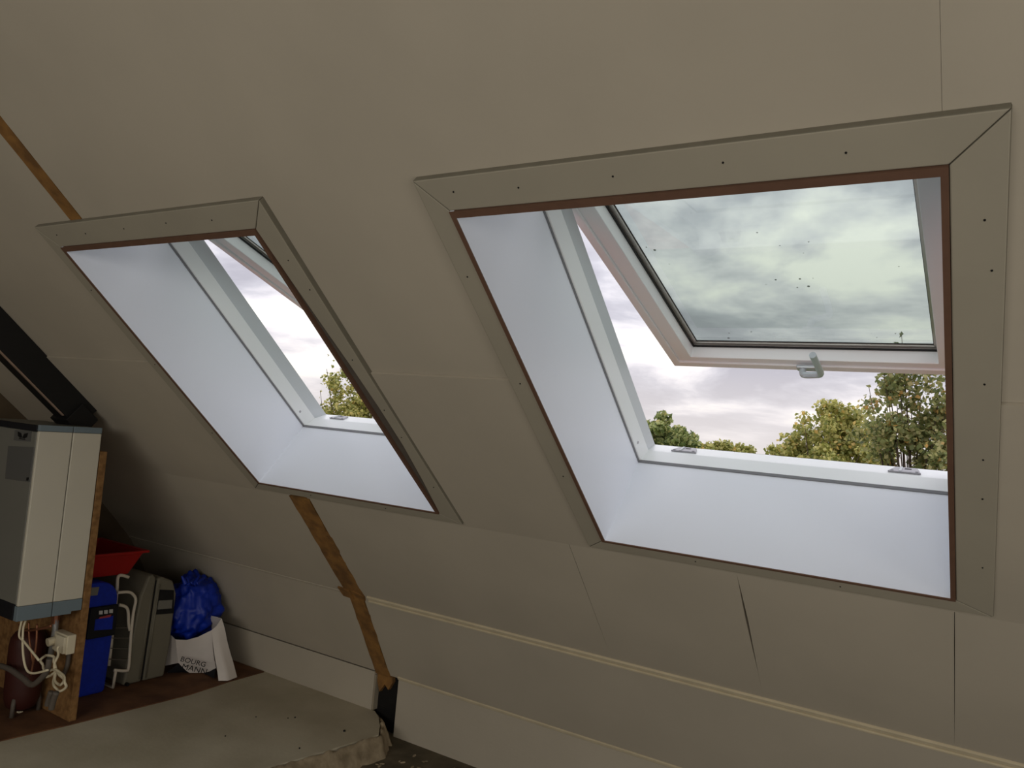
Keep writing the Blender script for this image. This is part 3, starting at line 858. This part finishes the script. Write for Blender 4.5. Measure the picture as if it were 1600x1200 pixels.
tube(bm, [(XS + 0.0005, 1.885, ZH + 0.0075), (XS + 0.014, 1.885, ZH + 0.0075)], 0.008, 8); build('foot', bm, M['ink'], suit)

# red crate lying across the tops
crate = tag(empty('plastic_crate', (-3.0, 1.80, -0.705)), 'red plastic crate resting on top of the suitcases', 'crate')
bm = bmesh.new()
bot = [(-3.16, 1.66), (-2.90, 1.66), (-2.90, 1.862), (-3.16, 1.862)]
top = [(-3.19, 1.62), (-2.87, 1.62), (-2.87, 1.902), (-3.19, 1.902)]
zb_, zt_ = -0.702, -0.612
inn_t = [(-3.183, 1.627), (-2.877, 1.627), (-2.877, 1.895), (-3.183, 1.895)]
inn_b = [(-3.153, 1.667), (-2.907, 1.667), (-2.907, 1.855), (-3.153, 1.855)]
R_ = [[bm.verts.new(W((x, y, z))) for x, y in ring] for ring, z in ((bot, zb_), (top, zt_), (inn_t, zt_), (inn_b, zb_ + 0.006))]
bm.faces.new(R_[0]); bm.faces.new(R_[3])
for a in range(3):
    for k in range(4): bm.faces.new((R_[a][k], R_[a][(k + 1) % 4], R_[a + 1][(k + 1) % 4], R_[a + 1][k]))
build('tub', bm, M['red'], crate, bevel=0.004)
build('rim', holed(bmesh.new(), -3.20, -2.86, 1.61, 1.918, [(-3.184, -2.876, 1.626, 1.896)], zt_ - 0.006, zt_ + 0.004, lambda x, y, z: (x, y, z)), M['red'], crate, bevel=0.003)

# white carrier bag with the blue bag stuffed into it
wb = tag(empty('carrier_bag', (-2.78, 2.15, ZH)), 'white printed carrier bag slumped at the foot of the slope', 'bag')


def sheet(bm, grid):
    V = [[bm.verts.new(W((p[0], p[1], max(p[2], ZH + 0.004)))) for p in row] for row in grid]
    for i in range(len(V) - 1):
        for j in range(len(V[0]) - 1): bm.faces.new((V[i][j], V[i][j + 1], V[i + 1][j + 1], V[i + 1][j]))


def lerp3(a, b, t):
    return tuple(a[i] + (b[i] - a[i]) * t for i in range(3))


def poly_at(P, t):
    k = t * (len(P) - 1); i = min(int(k), len(P) - 2)
    return lerp3(P[i], P[i + 1], k - i)


def crumple(p, a=0.008, f=9):
    v = Vector(p) * f
    return (p[0] + a * noise.noise(v), p[1] + a * 0.5 * noise.noise(v + Vector((7, 3, 1))), p[2])


f_top = [at_x(274, 999, -2.845), at_x(292, 1000, -2.825), at_x(310, 995, -2.795), at_x(330, 985, -2.765)]
f_bot = [at_x(279, 1036, -2.855), at_x(296, 1052, -2.835), at_x(316, 1055, -2.80), at_x(337, 1044, -2.735)]
bm = bmesh.new(); sheet(bm, [[crumple(lerp3(poly_at(f_top, j / 12), poly_at(f_bot, j / 12), i / 10)) for j in range(13)] for i in range(11)])
fr_ = build('front_face', bm, M['whitebag'], wb, smooth=True)
g_top = [at_x(330, 985, -2.765), at_x(338, 978, -2.762), at_x(346, 966, -2.765)]
g_bot = [at_z(341, 1064, ZH + 0.004), at_z(356, 1064, ZH + 0.004), at_z(371, 1058, ZH + 0.004)]
bm = bmesh.new(); sheet(bm, [[crumple(lerp3(poly_at(g_top, j / 8), poly_at(g_bot, j / 8), i / 12), 0.006) for j in range(9)] for i in range(13)])
gs_ = build('gusset', bm, M['whitebag'], wb, smooth=True)
# underside, coloured black for the shadow beneath, and back of the bag
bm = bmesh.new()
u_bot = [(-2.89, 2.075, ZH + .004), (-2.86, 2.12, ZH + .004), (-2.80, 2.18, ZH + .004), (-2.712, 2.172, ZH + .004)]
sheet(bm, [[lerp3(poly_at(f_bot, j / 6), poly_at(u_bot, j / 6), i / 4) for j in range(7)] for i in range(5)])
tag(build('underside', bm, M['black_fabric'], wb, smooth=True), 'bottom of the bag, its shade painted in black')
bm = bmesh.new()
b_top = [at_x(274, 999, -2.845), (-2.98, 2.08, -0.95), (-2.98, 2.2, -0.93), (-2.88, 2.23, -0.91), at_x(346, 966, -2.765)]
b_bot = [at_x(279, 1036, -2.855), (-2.97, 2.08, ZH + .004), (-2.97, 2.27, ZH + .004), (-2.82, 2.30, ZH + .004), at_z(371, 1058, ZH + 0.004)]
sheet(bm, [[crumple(lerp3(poly_at(b_top, j / 12), poly_at(b_bot, j / 12), i / 8)) for j in range(13)] for i in range(9)])
build('back_face', bm, M['whitebag'], wb, smooth=True)
o1 = at_x(283, 1036, -2.812); ux = Vector(W(at_x(312, 1043, -2.765))) - Vector(W(o1)); uy = Vector(W(at_x(281, 1024, -2.812))) - Vector(W(o1))
text('print_line', 'BOURG', 0.030, at_x(281, 1032, -2.818), ux, uy, M['ink'], fr_, 0.004)
text('print_line', 'MANN', 0.034, at_x(283, 1044, -2.818), ux, uy, M['ink'], fr_, 0.004)
# small vertical printing on the gusset, too small in the photo to read: script strokes and a round mark
bm = bmesh.new()
for (xa_, ya_, n_) in ((338.5, 992, 13), (344, 989, 11)):
    for k in range(n_):
        px, py = xa_ + k * 0.95, ya_ + k * 3.2
        a = at_x(px, py, -2.752 + 0.0055 * (py - 985) / 10); b = at_x(px + 2.4, py + 1.2 * (-1) ** k, -2.752 + 0.0055 * (py - 985) / 10)
        tube(bm, [a, b], 0.0014, 4)
p = at_x(352.5, 1044, -2.752 + 0.0055 * 5.9)
bmesh.ops.create_icosphere(bm, subdivisions=1, radius=0.007, matrix=Matrix.Translation(W(p)))
tag(build('gusset_print', bm, M['ink'], gs_), kind='stuff')

bb = tag(empty('plastic_sack', (-2.88, 2.14, -0.97)), 'crumpled blue plastic sack bulging out of the white carrier bag', 'bag')
bm = bmesh.new()
bmesh.ops.create_icosphere(bm, subdivisions=5, radius=1.0)
c0 = Vector((-2.940, 2.205, -0.895)); rad = Vector((0.105, 0.115, 0.125))
for v in bm.verts:
    n_ = v.co.normalized()
    q_ = 1 + 0.22 * noise.noise(n_ * 1.9 + Vector((3, 1, 0))) + 0.24 * (abs(noise.noise(n_ * 2.8 + Vector((0, 5, 2)))) - 0.2) + 0.14 * (abs(noise.noise(n_ * 6.5)) - 0.2) + 0.06 * abs(noise.noise(n_ * 14))
    p = Vector((c0.x + n_.x * rad.x * q_, c0.y + n_.y * rad.y * q_, c0.z + n_.z * rad.z * q_ + (0.02 if n_.z > 0.3 else 0)))
    # keep it below the slope
    for (ka, kb) in ((K0, K1), (K1, K2)):
        L = math.hypot(kb[0] - ka[0], kb[1] - ka[1]); cs_, sn_ = (kb[0] - ka[0]) / L, -(kb[1] - ka[1]) / L
        dd = (p.y - ka[0]) * sn_ + (p.z - ka[1]) * cs_
        if dd > -0.015: p.y -= (dd + 0.015) * sn_; p.z -= (dd + 0.015) * cs_
    p.z = max(p.z, -1.06); p.y = max(p.y, 2.078)
    v.co = W(p)
build('sack', bm, M['bluebag'], bb, smooth=True)
bm = bmesh.new()
for k in range(5):
    a = at_x(290 + 4 * k, 912 + 2 * (k % 2), -2.82); b = at_x(284 + 9 * k, 900 + 3 * (k % 3), -2.83)
    tube(bm, smooth_path([a, lerp3(a, b, 0.5), b]), 0.014, 6, 0.004)
build('gathered_neck', bm, M['bluebag'], bb, smooth=True)

# ------------------------------------------------------------------ outside: ground and trees
GZ = -4.2
tag(build('ground', bx(bmesh.new(), (-90, 3.2, (GZ - 0.3 - EYE) / S), (90, 160, (GZ - EYE) / S)), M['lawn']), 'green ground far below the roof windows', kind='structure')

LEAF = {
    'olive': leaf_mat('olive_leaves', (94, 108, 64), (148, 154, 96), (194, 186, 130), (210, 166, 96)),
    'lime': leaf_mat('yellow_green_leaves', (122, 130, 66), (180, 180, 102), (220, 210, 138), (224, 190, 110)),
    'green': leaf_mat('mid_green_leaves', (92, 110, 62), (146, 158, 92), (196, 198, 134), (200, 188, 120)),
}


def world_at(px, py, dist):
    r = Vector(ray(px, py)).normalized()
    return Vector((r.x * dist, r.y * dist, r.z * dist + EYE))


def foliage_mesh(name, clusters, n_leaf, size, m, parent, spread, thin=0.55):
    C = np.array([list(c) for c, _ in clusters]); Rr = np.array([r for _, r in clusters])
    wts = Rr ** 2; idx = rng.choice(len(C), n_leaf, p=wts / wts.sum())
    dirv = rng.normal(size=(n_leaf, 3)); dirv /= np.linalg.norm(dirv, axis=1)[:, None]
    rad = Rr[idx] * rng.random(n_leaf) ** 0.5
    P = C[idx] + dirv * rad[:, None] * np.array([1, 1, 0.85]) * spread
    nrm = rng.normal(size=(n_leaf, 3)) + dirv * 0.6 + np.array([0, 0, 0.5]); nrm /= np.linalg.norm(nrm, axis=1)[:, None]
    t = np.cross(nrm, rng.normal(size=(n_leaf, 3))); t /= np.linalg.norm(t, axis=1)[:, None]
    b = np.cross(nrm, t)
    sz = size * rng.uniform(0.6, 1.3, n_leaf)[:, None]
    V = np.empty((n_leaf, 4, 3))
    V[:, 0] = P - t * sz * 0.6
    V[:, 1] = P + b * sz * thin - nrm * sz * 0.12
    V[:, 2] = P + t * sz * 0.7
    V[:, 3] = P - b * sz * thin - nrm * sz * 0.12
    me = bpy.data.meshes.new(name)
    me.vertices.add(n_leaf * 4); me.vertices.foreach_set('co', V.reshape(-1))
    me.loops.add(n_leaf * 6); me.polygons.add(n_leaf * 2)
    base = np.arange(n_leaf)[:, None] * 4
    li = np.concatenate([base + np.array([[0, 1, 2]]), base + np.array([[0, 2, 3]])], axis=1).reshape(-1)
    me.loops.foreach_set('vertex_index', li.astype(np.int32))
    me.polygons.foreach_set('loop_start', (np.arange(n_leaf * 2) * 3).astype(np.int32))
    me.update(); me.validate()
    me.materials.append(m)
    o = bpy.data.objects.new(name, me); col.objects.link(o)
    adopt(o, parent)
    tag(o, kind='stuff')
    return o


def tree(label, blobs, dist, n_clusters, n_leaf, leaf, m, cl_r, seed, group=None, sprigs=()):
    """blobs: (px, py, rx, ry) of each crown lobe as seen in the photo; depth is made as deep as it is wide."""
    rd = random.Random(seed)
    lobes = []
    for (px, py, rx, ry) in blobs:
        c = world_at(px, py, dist); k = dist / FPX
        lobes.append((c, rx * k, ry * k))
    top = max(l[0].z for l in lobes)
    cx = sum(l[0].x for l in lobes) / len(lobes); cy = sum(l[0].y for l in lobes) / len(lobes)
    root = tag(empty('garden_tree', (cx, cy, GZ), True), label, 'tree')
    cl = []
    tot = sum(l[1] * l[2] for l in lobes)
    for (c, rx, ry) in lobes:
        for _ in range(max(4, int(n_clusters * rx * ry / tot))):
            d_ = Vector((rd.gauss(0, 1), rd.gauss(0, 1), rd.gauss(0, 1))).normalized() * (rd.random() ** 0.4)
            cl.append((Vector((c.x + d_.x * rx, c.y + d_.y * rx, c.z + d_.z * ry)), cl_r * rd.uniform(0.6, 1.3)))
    for (px, py, n_) in sprigs:
        p = world_at(px, py, dist)
        for k in range(n_): cl.append((p + Vector((rd.uniform(-.03, .03), 0, -0.09 * k)), cl_r * 0.18))
    # trunk and limbs
    base = Vector((cx, cy, GZ)); mid = Vector((cx, cy, min(l[0].z - l[2] for l in lobes) * 0.5 + top * 0.5 - 0.4))
    bm = bmesh.new(); tube(bm, [base, base.lerp(mid, 0.5) + Vector((0.06, 0.03, 0)), mid], dist * 0.007, 8, dist * 0.0035, True)
    build('trunk', bm, M['bark'], root, smooth=True)
    bm = bmesh.new()
    for c, r in rd.sample(cl, min(len(cl), 60)):
        st = base.lerp(mid, rd.uniform(0.72, 1.0))
        tube(bm, [st, st.lerp(c, 0.5) + Vector((0, 0, 0.1 * r)), c], dist * 0.0014, 5, dist * 0.0003, True)
    build('branches', bm, M['bark'], root, smooth=True)
    foliage_mesh('foliage', cl, n_leaf, leaf, m, root, 1.0)
    return root


tree('tall airy olive-leaved tree at the right edge of the right-hand window', [(1415, 640, 55, 62), (1385, 690, 40, 45), (1460, 700, 55, 45), (1500, 640, 60, 70), (1410, 585, 38, 45), (1440, 780, 90, 70)], 9.0, 190, 9500, 0.041, LEAF['olive'], 0.13, 3, sprigs=((1357, 603, 3), (1404, 523, 3), (1393, 530, 2)))
tree('rounded yellow-green tree left of the tall olive-leaved tree', [(1300, 680, 55, 50), (1345, 700, 45, 35), (1250, 705, 40, 28), (1300, 760, 95, 60), (1222, 712, 22, 16), (1310, 650, 30, 24)], 14.0, 200, 15000, 0.055, LEAF['lime'], 0.16, 5)
tree('small dark green round tree beside the left jamb of the right-hand window', [(1035, 682, 34, 34), (1062, 695, 30, 22), (1040, 740, 55, 45), (1010, 690, 25, 30)], 32.0, 140, 12000, 0.15, LEAF['green'], 0.30, 9)
tree('distant low green treetop in the middle of the right-hand window sill', [(1130, 704, 28, 12), (1160, 706, 20, 9), (1105, 707, 18, 8), (1135, 730, 55, 22)], 48.0, 110, 8000, 0.16, LEAF['lime'], 0.32, 12)
tree('sparse pale green tree seen through the left-hand window', [(545, 640, 36, 40), (528, 592, 18, 34), (575, 660, 45, 40), (600, 620, 45, 55), (520, 650, 20, 18), (560, 720, 70, 60)], 11.0, 210, 12500, 0.034, LEAF['lime'], 0.10, 15, sprigs=((513, 556, 4), (524, 552, 4), (502, 600, 3)))
